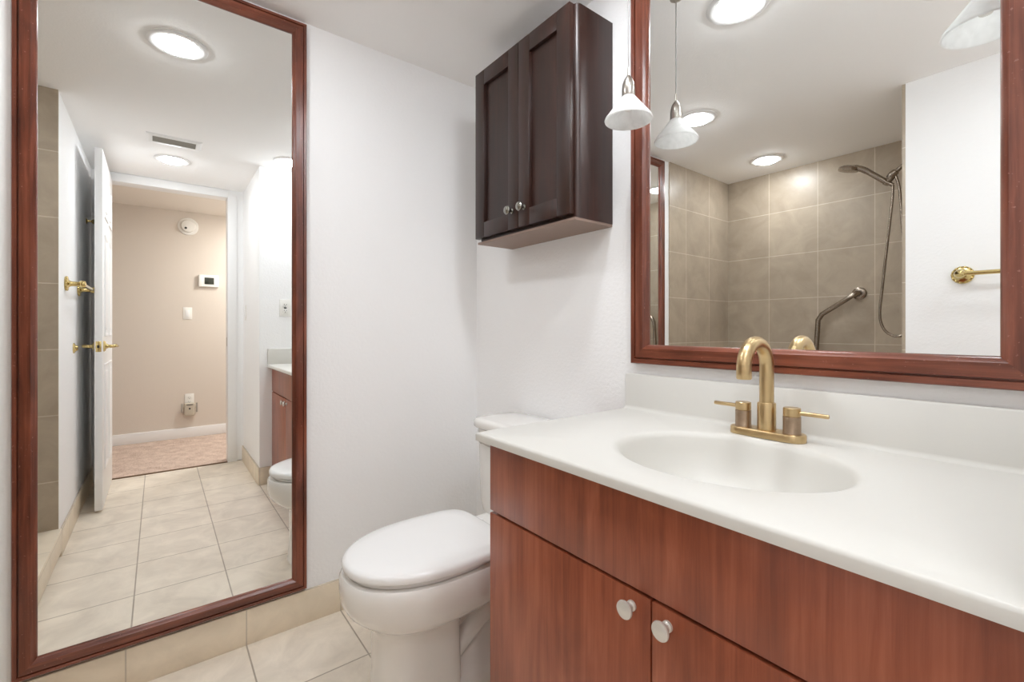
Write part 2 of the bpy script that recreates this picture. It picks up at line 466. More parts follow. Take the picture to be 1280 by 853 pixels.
# ------------------------------------------------------------------ tall mirror on the left wall
def mirror(label, origin, U, V, N, W, H, prof, mats, inner, glass_d):
    root = thing('wall_mirror', label, 'mirror', origin)
    for b_, mk in zip(frame_rails(origin, U, V, N, W, H, prof), mats):
        obj('frame_rail', b_, mk, root)
    O, U, V, N = Vector(origin), Vector(U), Vector(V), Vector(N)
    w = inner
    a, b = O + U * w + V * w, O + U * (W - w) + V * (H - w)
    p, q = a + N * (glass_d - 0.004), b + N * glass_d
    lo = [min(p[i], q[i]) for i in range(3)]; hi = [max(p[i], q[i]) for i in range(3)]
    g = obj('mirror_glass', box(lo, hi), 'mirror', root, smooth=False)
    g['label'] = 'silvered mirror glass'
    return root
MA_Z0, MA_Z1 = 0.128, 2.121
profA = [(0, 0.0), (0, 0.017), (0.002, 0.020), (0.010, 0.020), (0.0115, 0.015), (0.013, 0.015), (0.0145, 0.021), (0.036, 0.023), (0.043, 0.018), (0.047, 0.010), (0.047, 0.0)]
mirror('tall narrow cherry-framed mirror standing above the tile baseboard', (0.0, -1.442, MA_Z0), (0, 1, 0), (0, 0, 1), (1, 0, 0),
       0.716, MA_Z1 - MA_Z0, profA, ('frameY', 'frameV', 'frameY', 'frameV'), 0.045, 0.008)
profB = [(0, 0.0), (0, 0.020), (0.002, 0.023), (0.014, 0.023), (0.0155, 0.017), (0.0175, 0.017), (0.019, 0.024), (0.045, 0.026), (0.052, 0.020), (0.056, 0.010), (0.056, 0.0)]
mirror('wide cherry-framed mirror above the vanity backsplash', (0.872, 0.0, 0.943), (1, 0, 0), (0, 0, 1), (0, -1, 0),
       1.688 - 0.872, 2.10 - 0.943, profB, ('frameX', 'frameV', 'frameX', 'frameV'), 0.054, 0.008)

# ------------------------------------------------------------------ vanity
VX0, VX1, VYF, VZ = 0.868, XR, -0.532, 0.7855
van = thing('vanity_cabinet', 'cherry wood vanity cabinet under the white sink top', 'vanity', ((VX0 + VX1) / 2, -0.27, 0))
bm = bmesh.new()
add_box(bm, (VX0, VYF + 0.018, 0.10), (VX0 + 0.016, -0.002, VZ), 0.001)
add_box(bm, (VX1 - 0.018, VYF + 0.018, 0.10), (VX1 - 0.002, -0.002, VZ), 0.001)
add_box(bm, (VX0 + 0.016, -0.012, 0.10), (VX1 - 0.018, -0.004, VZ))
add_box(bm, (VX0 + 0.016, VYF + 0.018, 0.10), (VX1 - 0.018, -0.012, 0.116))
for a in (VX0 + 0.016, 1.29, VX1 - 0.054):
    add_box(bm, (a, VYF + 0.0185, 0.116), (a + 0.036, VYF + 0.034, VZ))
add_box(bm, (VX0 + 0.016, VYF + 0.0185, 0.60), (VX1 - 0.018, VYF + 0.034, VZ))
add_box(bm, (VX0 + 0.016, VYF + 0.0185, 0.116), (VX1 - 0.018, VYF + 0.034, 0.14))
obj('cabinet_body', bm, 'vanity', van)
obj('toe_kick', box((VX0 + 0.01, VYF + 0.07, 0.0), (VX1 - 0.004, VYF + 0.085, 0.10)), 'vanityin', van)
GAP = 0.626
obj('apron_panel', box((VX0, VYF, GAP), (VX1 - 0.004, VYF + 0.018, VZ - 0.0005), 0.0015), 'vanity', van)
mid = 1.307
def front_knob(parent, x, z):
    k = obj('knob', lathe(bmesh.new(), (x, VYF, z), (0, -1, 0), [(0.0085, 0), (0.0085, 0.004), (0.0062, 0.006), (0.0058, 0.011), (0.009, 0.015), (0.0138, 0.017), (0.0148, 0.0195), (0.0140, 0.022), (0.010, 0.0237), (0.0, 0.0243)], 32, cap1=False), 'knobwhite', parent)
    k['label'] = 'pearl white round knob'
for x0, x1, kx in ((VX0, mid - 0.0015, mid - 0.036), (mid + 0.0015, VX1 - 0.004, mid + 0.030)):
    d = obj('door', box((x0, VYF, 0.112), (x1, VYF + 0.018, GAP - 0.006), 0.0015), 'vanity', van)
    front_knob(d, kx, 0.596)

# vanity top with integral oval basin
TX0, TX1, TY0, TY1, TZ, TB = 0.85, XR, -0.56, 0.0, 0.807, 0.7875
EX, EY, EA, EB = 1.297, -0.290, 0.207, 0.180
root_top = thing('sink_counter', 'white cultured marble vanity top with integral oval basin', 'sink top', ((TX0 + TX1) / 2, -0.28, TB))
angs = [2 * PI * k / 128 for k in range(128)]
for cx, cy in ((TX0, TY0), (TX1, TY0), (TX0, TY1), (TX1, TY1)):
    a = math.atan2(cy - EY, cx - EX) % (2 * PI)
    i = min(range(len(angs)), key=lambda q: abs(angs[q] - a)); angs[i] = a
angs.sort()
def rect_ring(ins, z):
    r = []
    x0, x1, y0, y1 = TX0 + ins, TX1 - min(ins, 0.0005), TY0 + ins, TY1 - min(ins, 0.0005)
    for a in angs:
        c, s = math.cos(a), math.sin(a)
        t = min(((x1 - EX) / c if c > 1e-9 else (x0 - EX) / c if c < -1e-9 else 1e9), ((y1 - EY) / s if s > 1e-9 else (y0 - EY) / s if s < -1e-9 else 1e9))
        r.append((EX + c * t, EY + s * t, z))
    return r
def ell(k, z, ka=None):
    return [(EX + EA * k * (1 / math.hypot(math.cos(a) , math.sin(a) * EA / EB)) * math.cos(a), EY + EA * k * (1 / math.hypot(math.cos(a), math.sin(a) * EA / EB)) * math.sin(a), z) for a in angs]
rings = [ell(1.08, TB), rect_ring(0.0, TB), rect_ring(0.0, TZ - 0.006), rect_ring(0.002, TZ - 0.002), rect_ring(0.006, TZ),
         ell(1.07, TZ), ell(1.035, TZ - 0.0012), ell(1.0, TZ - 0.0045), ell(0.972, TZ - 0.015), ell(0.94, TZ - 0.040), ell(0.87, TZ - 0.075),
         ell(0.75, TZ - 0.103), ell(0.58, TZ - 0.122), ell(0.38, TZ - 0.132), ell(0.16, TZ - 0.137)]
bm = loft(bmesh.new(), rings, False, True)
lower = [ell(1.08, TB), ell(1.0, TZ - 0.05), ell(0.92, TZ - 0.085), ell(0.78, TZ - 0.118), ell(0.58, TZ - 0.136), ell(0.2, TZ - 0.150)]
loft(bm, lower, False, True)
obj('countertop', bm, 'top', root_top, 40)
obj('basin_drain', lathe(bmesh.new(), (EX, EY, TZ - 0.1372), (0, 0, 1), [(0.030, 0), (0.030, 0.002), (0.022, 0.003), (0.018, 0.0015), (0.018, 0.004), (0.0, 0.006)], 28, True, False), 'gold', root_top)
bm = bmesh.new()
# backsplash with a small cove at its foot, swept along x
prof = [(-0.0005, TZ - 0.001), (-0.0005, 0.907), (-0.004, 0.911), (-0.017, 0.911), (-0.020, 0.908), (-0.020, TZ + 0.010), (-0.022, TZ + 0.005), (-0.026, TZ + 0.0015), (-0.032, TZ - 0.001)]
rings = [[(x, y, z) for y, z in prof] for x in (TX0 + 0.0, TX0 + 0.003, TX1 - 0.003, TX1 - 0.001)]
rings[0] = [(TX0, y + (0.002 if y < -0.01 else 0), z - (0.002 if z > 0.9 else 0)) for y, z in prof]
loft(bm, rings)
obj('backsplash', bm, 'top', root_top, 50)
obj('side_splash', box((TX1 - 0.021, TY0 + 0.001, TZ - 0.001), (TX1 - 0.001, -0.0205, 0.911), 0.003), 'top', root_top)

# ------------------------------------------------------------------ faucet
FX, FY = 1.284, -0.078
fa = thing('faucet', 'brushed gold two-handle arched faucet on the vanity top', 'faucet', (FX, FY, TZ + 0.0006))
TZ += 0.0006
n = 48
def stadium(hx, hy, z):
    r = []
    for k in range(n):
        a = 2 * PI * k / n
        c, s = math.cos(a), math.sin(a)
        r.append((FX + (hx - hy) * (1 if c > 0 else -1) + hy * c, FY + hy * s, z))
    return r
obj('base_plate', loft(bmesh.new(), [stadium(0.078, 0.0265, TZ), stadium(0.078, 0.0265, TZ + 0.013), stadium(0.0765, 0.025, TZ + 0.0155), stadium(0.074, 0.0225, TZ + 0.016)]), 'gold', fa)
obj('spout_collar', lathe(bmesh.new(), (FX, FY, TZ + 0.0155), (0, 0, 1), [(0.0185, 0), (0.0185, 0.058), (0.0175, 0.060), (0.0145, 0.060)], 40), 'gold', fa)
R = 0.052
zc = TZ + 0.218 - 0.0145 - R + 0.004
pts = [(FX, FY, TZ + 0.07), (FX, FY, zc - 0.03)]
for k in range(0, 25):
    a = PI * 1.02 * k / 24
    pts.append((FX, FY - R + R * math.cos(a), zc + R * math.sin(a)))
pts.append((FX, pts[-1][1] - 0.000, zc - 0.012))
bm = tube(bmesh.new(), pts, 0.0145, 28)
sp = obj('spout', bm, 'gold', fa)
e = Vector(pts[-1])
obj('aerator', lathe(bmesh.new(), e + Vector((0, 0, 0.004)), (0, 0, -1), [(0.0148, 0), (0.0148, 0.012), (0.0135, 0.014), (0.010, 0.014), (0.009, 0.010)], 28), 'gold', sp)
for s in (-1, 1):
    hx = FX + s * 0.051
    h = obj('handle', lathe(bmesh.new(), (hx, FY, TZ + 0.0155), (0, 0, 1), [(0.0175, 0), (0.0175, 0.001), (0.0168, 0.002), (0.0168, 0.036), (0.0155, 0.037)], 36), 'worn', fa)
    h['label'] = 'faucet handle worn to mottled grey'
    obj('handle_cap', lathe(bmesh.new(), (hx, FY, TZ + 0.0525), (0, 0, 1), [(0.0155, 0), (0.0165, 0.001), (0.0165, 0.017), (0.0155, 0.018), (0.0, 0.018)], 36, True, False), 'gold', h)
    obj('lever', tube(bmesh.new(), [(hx + s * 0.012, FY - 0.0, TZ + 0.0605), (hx + s * 0.066, FY, TZ + 0.0605), (hx + s * 0.068, FY, TZ + 0.0605)], [0.0045, 0.0045, 0.0038], 16), 'gold', h)

# ------------------------------------------------------------------ toilet
TCX = 0.52
toi = thing('toilet', 'white two-piece toilet with closed lid beside the vanity', 'toilet', (TCX, -0.4, 0))
NT = 72
def egg(y0, front, rear, hw, z, ef=2.1, er=3.0):
    r = []
    for k in range(NT):
        a = 2 * PI * k / NT
        c, s = math.cos(a), math.sin(a)
        e = ef if s < 0 else er
        x = hw * math.copysign(abs(c) ** (2 / e), c)
        y = (front if s < 0 else rear) * math.copysign(abs(s) ** (2 / e), s)
        r.append((TCX + x, y0 + y, z))
    return r
Y0 = -0.505
col = [egg(-0.545, 0.135, 0.10, 0.110, 0.0, 2.8, 6), egg(-0.545, 0.130, 0.10, 0.106, 0.012, 2.8, 6), egg(-0.545, 0.125, 0.097, 0.107, 0.10, 2.8, 6),
       egg(-0.545, 0.126, 0.095, 0.106, 0.21, 2.8, 6), egg(-0.543, 0.134, 0.10, 0.113, 0.238, 2.7, 5), egg(-0.53, 0.168, 0.14, 0.140, 0.256, 2.4, 4)]
bowl = [egg(-0.515, 0.205, 0.19, 0.158, 0.266, 2.2, 3.4), egg(Y0, 0.240, 0.215, 0.176, 0.288, 2.1, 3.2), egg(Y0, 0.254, 0.225, 0.183, 0.315, 2.1, 3.2),
        egg(Y0, 0.257, 0.227, 0.185, 0.35, 2.1, 3.2), egg(Y0, 0.256, 0.227, 0.1845, 0.376, 2.1, 3.2), egg(Y0, 0.250, 0.222, 0.179, 0.384, 2.1, 3.2)]
bm = loft(bmesh.new(), col + bowl)
# rear deck and trapway
def rr(x0, x1, y0, y1, z, e=6):
    return [(0.5 * (x0 + x1) + 0.5 * (x1 - x0) * math.copysign(abs(math.cos(2 * PI * k / 48)) ** (2 / e), math.cos(2 * PI * k / 48)),
             0.5 * (y0 + y1) + 0.5 * (y1 - y0) * math.copysign(abs(math.sin(2 * PI * k / 48)) ** (2 / e), math.sin(2 * PI * k / 48)), z) for k in range(48)]
loft(bm, [rr(TCX - 0.085, TCX + 0.085, -0.40, -0.05, 0.225, 3), rr(TCX - 0.112, TCX + 0.112, -0.40, -0.04, 0.242, 3), rr(TCX - 0.130, TCX + 0.130, -0.40, -0.032, 0.272, 3.5), rr(TCX - 0.142, TCX + 0.142, -0.40, -0.03, 0.32, 4), rr(TCX - 0.142, TCX + 0.142, -0.38, -0.03, 0.382, 4)])
loft(bm, [rr(TCX - 0.108, TCX + 0.108, -0.50, -0.09, 0.0), rr(TCX - 0.106, TCX + 0.106, -0.50, -0.09, 0.03), rr(TCX - 0.100, TCX + 0.100, -0.50, -0.10, 0.042), rr(TCX - 0.078, TCX + 0.078, -0.48, -0.12, 0.075, 4), rr(TCX - 0.060, TCX + 0.060, -0.46, -0.15, 0.13, 4), rr(TCX - 0.062, TCX + 0.062, -0.46, -0.10, 0.24, 4)])
for s in (-1, 1):
    tube(bm, spline([(TCX + s * 0.050, -0.46, 0.10), (TCX + s * 0.058, -0.40, 0.155), (TCX + s * 0.060, -0.345, 0.185), (TCX + s * 0.060, -0.29, 0.17), (TCX + s * 0.058, -0.262, 0.11), (TCX + s * 0.056, -0.258, 0.03)], 8), 0.030, 18)
    lathe(bm, (TCX + s * 0.090, -0.30, 0.036), (0, 0, 1), [(0.013, 0), (0.013, 0.012), (0.009, 0.018), (0.0, 0.020)], 18, True, False)
obj('bowl', bm, 'porcelain', toi, 50)
bm = loft(bmesh.new(), [egg(Y0, 0.226, 0.18, 0.158, 0.3835), egg(Y0, 0.234, 0.185, 0.165, 0.386), egg(Y0, 0.234, 0.185, 0.165, 0.393), egg(Y0, 0.228, 0.18, 0.160, 0.3955)])
obj('seat', bm, 'seat', toi, 50)
bm = loft(bmesh.new(), [egg(Y0, 0.230, 0.182, 0.161, 0.3955, 2.1, 4), egg(Y0, 0.230, 0.182, 0.161, 0.3992, 2.1, 4)])
obj('lid_gap_shade', bm, 'bumper', toi, 50)  # filler slab coloured as the shaded gap between seat and lid
lid = [egg(Y0, 0.240, 0.195, 0.171, 0.399, 2.1, 5), egg(Y0, 0.249, 0.203, 0.179, 0.402, 2.1, 5), egg(Y0, 0.250, 0.204, 0.180, 0.413, 2.1, 5), egg(Y0, 0.246, 0.201, 0.176, 0.4205, 2.1, 5),
       egg(Y0, 0.235, 0.192, 0.166, 0.425, 2.1, 5), egg(Y0, 0.19, 0.150, 0.132, 0.4285, 2.1, 4), egg(Y0, 0.12, 0.09, 0.08, 0.4305, 2.1, 3), egg(Y0, 0.03, 0.02, 0.02, 0.431, 2, 2)]
l = obj('lid', loft(bmesh.new(), lid), 'seat', toi, 60)
for s in (-1, 1):
    obj('hinge_cap', box((TCX + s * 0.075 - 0.018, -0.300, 0.3825), (TCX + s * 0.075 + 0.018, -0.272, 0.405), 0.006), 'seat', l)
bm = loft(bmesh.new(), [rr(TCX - 0.195, TCX + 0.195, -0.205, -0.022, 0.3825, 7), rr(TCX - 0.205, TCX + 0.205, -0.21, -0.021, 0.42, 7), rr(TCX - 0.212, TCX + 0.212, -0.216, -0.02, 0.684, 7)])
obj('tank', bm, 'porcelain', toi, 50)
bm = loft(bmesh.new(), [rr(TCX - 0.218, TCX + 0.218, -0.224, -0.014, 0.684, 7), rr(TCX - 0.224, TCX + 0.224, -0.230, -0.012, 0.690, 7), rr(TCX - 0.224, TCX + 0.224, -0.230, -0.012, 0.708, 7), rr(TCX - 0.218, TCX + 0.218, -0.224, -0.014, 0.7165, 7), rr(TCX - 0.205, TCX + 0.205, -0.208, -0.026, 0.720, 7)])
obj('tank_lid', bm, 'porcelain', toi, 50)
bm = bmesh.new()
lathe(bm, (TCX - 0.155, -0.213, 0.645), (0, -1, 0), [(0.014, 0), (0.014, 0.008), (0.008, 0.012)], 20)
tube(bm, [(TCX - 0.155, -0.222, 0.645), (TCX - 0.155, -0.228, 0.645), (TCX - 0.10, -0.232, 0.640), (TCX - 0.075, -0.232, 0.638)], [0.006, 0.006, 0.005, 0.004], 12)
obj('flush_lever', bm, 'nickel', toi)

# ------------------------------------------------------------------ wall cabinet over the toilet
CX0, CX1, CYF, CZ0, CZ1 = 0.266, 0.786, -0.180, 1.369, 2.016
cab = thing('wall_cabinet', 'dark espresso wall cabinet with two shaker doors above the toilet', 'cabinet', ((CX0 + CX1) / 2, -0.09, CZ0))
bm = box((CX0, CYF + 0.020, CZ0 + 0.008), (CX1, -0.0005, CZ1))
bmesh.ops.bevel(bm, geom=[e for e in bm.edges if abs((e.verts[0].co - e.verts[1].co).z) > 0.3 and e.verts[0].co.y < -0.1], offset=0.016, segments=5, profile=0.5, affect='EDGES')
obj('cabinet_body', bm, 'espresso', cab)
bm = box((CX0 + 0.001, CYF + 0.012, CZ0), (CX1 - 0.001, -0.0005, CZ0 + 0.008))
b_ = obj('bottom_panel', bm, ['underside'], cab); b_['label'] = 'paler brown cabinet underside'
cm = (CX0 + CX1) / 2 + 0.004
def cab_door(x0, x1, kx, round_right):
    z0, z1, y0, y1 = CZ0 + 0.019, CZ1 - 0.001, CYF, CYF + 0.0195
    st = 0.056
    bm = bmesh.new()
    for bx in (((x0, z0), (x0 + st, z1)), ((x1 - st, z0), (x1, z1)), ((x0 + st + 0.0004, z1 - st), (x1 - st - 0.0004, z1)), ((x0 + st + 0.0004, z0), (x1 - st - 0.0004, z0 + st))):
        add_box(bm, (bx[0][0], y0, bx[0][1]), (bx[1][0], y1, bx[1][1]), 0.0012)
    d = obj('door', bm, 'espresso', cab)
    obj('door_panel', box((x0 + st - 0.004, y0 + 0.0125, z0 + st - 0.004), (x1 - st + 0.004, y1 - 0.001, z1 - st + 0.004)), 'espresso', d)
    k = obj('knob', lathe(bmesh.new(), (kx, y0, z0 + 0.062), (0, -1, 0), [(0.009, 0), (0.009, 0.002), (0.005, 0.005), (0.005, 0.013), (0.009, 0.016), (0.0145, 0.020), (0.0155, 0.0235), (0.013, 0.027), (0.006, 0.029), (0.0, 0.0293)], 28, True, False), 'darknickel', d)
    k['label'] = 'dark pewter round knob'
cab_door(CX0 + 0.001, cm - 0.0012, cm - 0.034, False)
cab_door(cm + 0.0012, CX1 - 0.012, cm + 0.032, True)

# ------------------------------------------------------------------ pendants
def pendant(x, y, zb, label):
    root = thing('pendant_lamp', label, 'pendant lamp', (x, y, ceiling_z), 'small glass pendant lamps over the vanity')
    obj('canopy', lathe(bmesh.new(), (x, y, ceiling_z), (0, 0, -1), [(0.055, 0), (0.055, 0.006), (0.048, 0.018), (0.025, 0.028), (0.018, 0.032), (0.018, 0.085), (0.006, 0.092)], 32), 'nickel', root)
    obj('cord', tube(bmesh.new(), [(x, y, ceiling_z - 0.088), (x, y, zb + 0.135)], 0.0018, 8), 'cord', root)
    obj('cord_sleeve', tube(bmesh.new(), [(x, y, zb + 0.145), (x, y, zb + 0.118)], [0.0026, 0.0038], 10), 'nickel', root)
    sk = obj('socket', lathe(bmesh.new(), (x, y, zb + 0.066), (0, 0, 1), [(0.0165, 0), (0.0175, 0.003), (0.0175, 0.020), (0.016, 0.034), (0.011, 0.047), (0.007, 0.053), (0.004, 0.057)], 28), 'nickel', root)
    sh = [(0.0145, 0.068), (0.018, 0.065), (0.0625, 0.008), (0.0645, 0.003), (0.0635, 0.0), (0.0610, 0.001), (0.059, 0.006), (0.0155, 0.061), (0.0145, 0.065)]
    s = obj('lamp_shade', lathe(bmesh.new(), (x, y, zb), (0, 0, 1), sh, 48, False, False), 'shade', root)
    s['label'] = 'conical white alabaster glass shade'
    obj('bulb', lathe(bmesh.new(), (x, y, zb + 0.065), (0, 0, -1), [(0.010, 0), (0.012, 0.01), (0.012, 0.030), (0.010, 0.036), (0.0, 0.039)], 20, True, False), 'plastic', root)
    return root
P1 = pendant(0.943, -0.122, 1.616, 'glass pendant lamp hanging beside the edge of the wide mirror')
P2 = copy_tree(P1)
P2.location.x = 1.602
P2['label'] = 'glass pendant lamp near the vanity end, seen only in the wide mirror'

# ------------------------------------------------------------------ recessed ceiling lamps
def downlight(x, y, label):
    root = thing('recessed_ceiling_light', label, 'ceiling light', (x, y, ceiling_z), 'recessed ceiling lights')
    obj('trim_ring', lathe(bmesh.new(), (x, y, ceiling_z), (0, 0, -1), [(0.098, 0), (0.098, 0.002), (0.094, 0.005), (0.080, 0.007), (0.071, 0.004), (0.070, 0.001)], 56), 'trim', root)
    obj('lamp_disc', lathe(bmesh.new(), (x, y, ceiling_z - 0.0012), (0, 0, -1), [(0.0695, 0), (0.0695, 0.004), (0.062, 0.010), (0.046, 0.016), (0.025, 0.020), (0.0, 0.021)], 40, True, False), 'lamp', root)
    return root
L1 = downlight(0.448, -1.082, 'lit recessed light in front of the tall mirror')
for x, y, lb in ((1.946, -1.07, 'lit recessed light between the ceiling vent and the doorway'),
                 (1.53, -0.463, 'lit recessed light over the far end of the vanity'),
                 (0.985, -0.42, 'lit recessed light over the toilet end of the vanity'),
                 (0.41, -1.975, 'lit recessed light inside the shower')):
    c = copy_tree(L1); c.location = (x, y, ceiling_z); c['label'] = lb

# unseen ceiling lamp, added to brighten the hall beyond the doorway
M['hallfill'] = emit('added_hall_glow', (1.0, 0.97, 0.93, 1), HALL_FILL)
hl = thing('added_hall_light', 'unseen round light added to brighten the hall beyond the doorway', 'ceiling light', (3.1, -0.1, HALL_Z))
obj('base_ring', lathe(bmesh.new(), (3.1, -0.1, HALL_Z), (0, 0, -1), [(0.175, 0), (0.175, 0.02), (0.165, 0.024), (0.158, 0.02), (0.158, 0.002)], 40), 'nickel', hl)
obj('fill_dome', lathe(bmesh.new(), (3.1, -0.1, HALL_Z - 0.012), (0, 0, -1), [(0.157, 0), (0.14, 0.014), (0.09, 0.024), (0.04, 0.028), (0.0, 0.029)], 40, True, False), 'hallfill', hl)

# ------------------------------------------------------------------ ceiling vent
VXc, VYc = 1.577, -1.067
vent = thing('ceiling_vent', 'white ceiling air vent with grey louvres', 'vent', (VXc, VYc, ceiling_z))
bm = bmesh.new()
for r in frame_rails((VXc - 0.075, VYc - 0.13, ceiling_z), (1, 0, 0), (0, 1, 0), (0, 0, -1), 0.15, 0.26, [(0, 0), (0, 0.003), (0.006, 0.007), (0.028, 0.008), (0.030, 0.004), (0.030, 0.0)]):
    tmp = bpy.data.meshes.new('t'); r.to_mesh(tmp); r.free(); bm.from_mesh(tmp); bpy.data.meshes.remove(tmp)
obj('vent_frame', bm, 'trim', vent)
obj('vent_backing', box((VXc - 0.046, VYc - 0.101, ceiling_z - 0.0015), (VXc + 0.046, VYc + 0.101, ceiling_z)), 'ventdark', vent)
bm = bmesh.new()
for k in range(7):
    x = VXc - 0.040 + k * 0.0133
    loft(bm, [[(x - 0.004, y, ceiling_z - 0.0015), (x + 0.004, y, ceiling_z - 0.0075), (x + 0.005, y, ceiling_z - 0.0068), (x - 0.003, y, ceiling_z - 0.0012)] for y in (VYc - 0.101, VYc + 0.101)])
obj('louvres', bm, 'ventslat', vent)

# ------------------------------------------------------------------ brass fittings on the wall opposite the vanity
TBX0, TBX1, TBZ = 1.383, 1.83, 1.268
tb = thing('towel_bar', 'brass towel bar with ornate round rosettes on the white wall', 'towel bar', ((TBX0 + TBX1) / 2, YC, TBZ))
for x in (TBX0, TBX1):
    bm = lathe(bmesh.new(), (x, YC, TBZ), (0, 1, 0), [(0.034, 0), (0.036, 0.003), (0.034, 0.007), (0.030, 0.007), (0.029, 0.010), (0.022, 0.012), (0.015, 0.016), (0.012, 0.024), (0.011, 0.050), (0.016, 0.054), (0.018, 0.064), (0.014, 0.074), (0.0, 0.077)], 32, True, False)
    for k in range(14):
        a = 2 * PI * k / 14
        c = Vector((x + 0.0315 * math.cos(a), YC + 0.007, TBZ + 0.0315 * math.sin(a)))
        lathe(bm, c - Vector((0, 0.002, 0)), (0, 1, 0), [(0.005, 0), (0.005, 0.002), (0.003, 0.005), (0.0, 0.006)], 10, True, False)
    obj('bracket', bm, 'brass', tb)
obj('bar', tube(bmesh.new(), [(TBX0, YC + 0.063, TBZ), (TBX1, YC + 0.063, TBZ)], 0.0085, 18), 'brass', tb)
bmp = lathe(bmesh.new(), (1.655, YC, 0.942), (0, 1, 0), [(0.028, 0), (0.028, 0.003), (0.022, 0.008), (0.016, 0.010), (0.012, 0.018), (0.0, 0.019)], 28, True, False)
tag(obj('wall_bumper', bmp, 'brass'), 'round brass wall bumper below the towel bar beside the door lever', 'bumper')
hk = lathe(bmesh.new(), (2.20, YC, 1.727), (0, 1, 0), [(0.018, 0), (0.018, 0.003), (0.008, 0.007), (0.006, 0.024), (0.013, 0.030), (0.017, 0.038), (0.014, 0.046), (0.0, 0.049)], 24, True, False)
tag(obj('robe_hook', hk, 'brass'), 'small brass robe knob high on the wall behind the open door', 'hook')

# ------------------------------------------------------------------ shower fittings
SX, SY = 1.188, -1.89
shw = thing('hand_shower', 'pewter hand shower with looping metal hose on the tiled shower wall', 'hand shower', (SX, SY, 1.93))
obj('wall_flange', lathe(bmesh.new(), (SX, SY, 1.93), (-1, 0, 0), [(0.030, 0), (0.030, 0.003), (0.022, 0.010), (0.012, 0.012)], 28), 'bronze', shw)
obj('shower_arm', tube(bmesh.new(), spline([(SX - 0.005, SY, 1.93), (1.15, SY, 1.915), (1.115, SY, 1.887), (1.075, SY, 1.853)], 6), 0.0105, 16), 'bronze', shw)
br_ = obj('holder', lathe(bmesh.new(), (1.085, SY, 1.862), (-0.76, 0, -0.65), [(0.013, 0), (0.017, 0.004), (0.019, 0.02), (0.016, 0.040), (0.012, 0.046)], 20), 'bronze', shw)
obj('holder_clip', tube(bmesh.new(), [(1.072, SY - 0.004, 1.845), (1.050, SY + 0.002, 1.818), (1.040, SY + 0.006, 1.80)], [0.014, 0.017, 0.014], 16), 'bronze', br_)
wand = obj('handset', tube(bmesh.new(), spline([(1.072, SY + 0.01, 1.790), (1.045, SY + 0.012, 1.812), (1.00, SY + 0.014, 1.855), (0.955, SY + 0.014, 1.897), (0.925, SY + 0.014, 1.916), (0.895, SY + 0.014, 1.925)], 6),
            [0.010] * 7 + [0.014] * 10 + [0.0155] * 8 + [0.017] * 6, 18), 'bronze', shw)
hd = Vector((0.885, SY + 0.014, 1.938))
obj('spray_head', lathe(bmesh.new(), hd, (-0.25, 0, -0.97), [(0.012, -0.004), (0.034, 0.0), (0.046, 0.008), (0.049, 0.018), (0.046, 0.026), (0.036, 0.028), (0.0, 0.029)], 32, True, False), 'bronze', wand)
hose = spline([(1.072, SY + 0.01, 1.790), (1.068, SY + 0.01, 1.70), (1.050, SY + 0.012, 1.50), (1.030, SY + 0.012, 1.28), (1.018, SY + 0.012, 1.13), (1.030, SY + 0.010, 1.055), (1.062, SY + 0.008, 1.015),
               (1.105, SY + 0.006, 1.01), (1.148, SY + 0.004, 1.06), (1.158, SY, 1.20), (1.136, SY, 1.36), (1.112, SY, 1.52), (1.102, SY, 1.68), (1.094, SY, 1.78), (1.082, SY, 1.835)], 8)
obj('hose', tube(bmesh.new(), hose, 0.0065, 12), 'bronze', shw)
gb = thing('grab_bar', 'bent pewter grab bar on the tiled shower back wall', 'grab bar', (0.71, -2.27, 1.19))
G0, G1, G2 = Vector((0.824, -2.27, 1.262)), Vector((0.622, -2.27, 1.125)), Vector((0.600, -2.27, 0.74))
o = Vector((0, 0.055, 0))
path = [G0 + Vector((0, 0.004, 0)), G0 + o * 0.75, G0 + o + (G1 - G0).normalized() * 0.02] + [G0 + o + (G1 - G0) * t for t in (0.3, 0.6, 0.9)] + [G1 + o + (G2 - G1) * 0.06] + [G1 + o + (G2 - G1) * t for t in (0.3, 0.6, 0.93)] + [G2 + o * 0.75, G2 + Vector((0, 0.004, 0))]
obj('bar', tube(bmesh.new(), path, 0.0145, 18), 'bronze', gb, 70)
for g in (G0, G2):
    obj('flange', lathe(bmesh.new(), g, (0, 1, 0), [(0.038, 0), (0.038, 0.005), (0.032, 0.010), (0.018, 0.012)], 28), 'bronze', gb)

# ------------------------------------------------------------------ switches, outlets and hall devices
def plate(bm, c, N, w, h, t=0.005):
    c, N = Vector(c), Vector(N)
    U = Vector((N.y, -N.x, 0))
    a = c - U * w / 2 - Vector((0, 0, h / 2)); b = c + U * w / 2 + Vector((0, 0, h / 2)) + N * t
    return add_box(bm, [min(a[i], b[i]) for i in range(3)], [max(a[i], b[i]) for i in range(3)], 0.0018)
def outlet(loc, N, label, group=None):
    root = thing('wall_outlet', label, 'outlet', loc, group)
    obj('cover_plate', plate(bmesh.new(), loc, N, 0.072, 0.116), 'plastic', root)
    for dz in (-0.02, 0.02):
        c = Vector(loc) + Vector(N) * 0.005 + Vector((0, 0, dz))
        r = obj('receptacle', plate(bmesh.new(), c, N, 0.034, 0.029, 0.002), 'plastic', root)
        bm = bmesh.new()
        U = Vector((Vector(N).y, -Vector(N).x, 0))
        for du, h in ((-0.007, 0.010), (0.007, 0.008)):
            plate(bm, c + Vector(N) * 0.002 + U * du + Vector((0, 0, 0.003)), N, 0.0025, h, 0.0006)
        plate(bm, c + Vector(N) * 0.002 - Vector((0, 0, 0.008)), N, 0.005, 0.005, 0.0006)
        obj('slots', bm, 'dark', r)
    return root
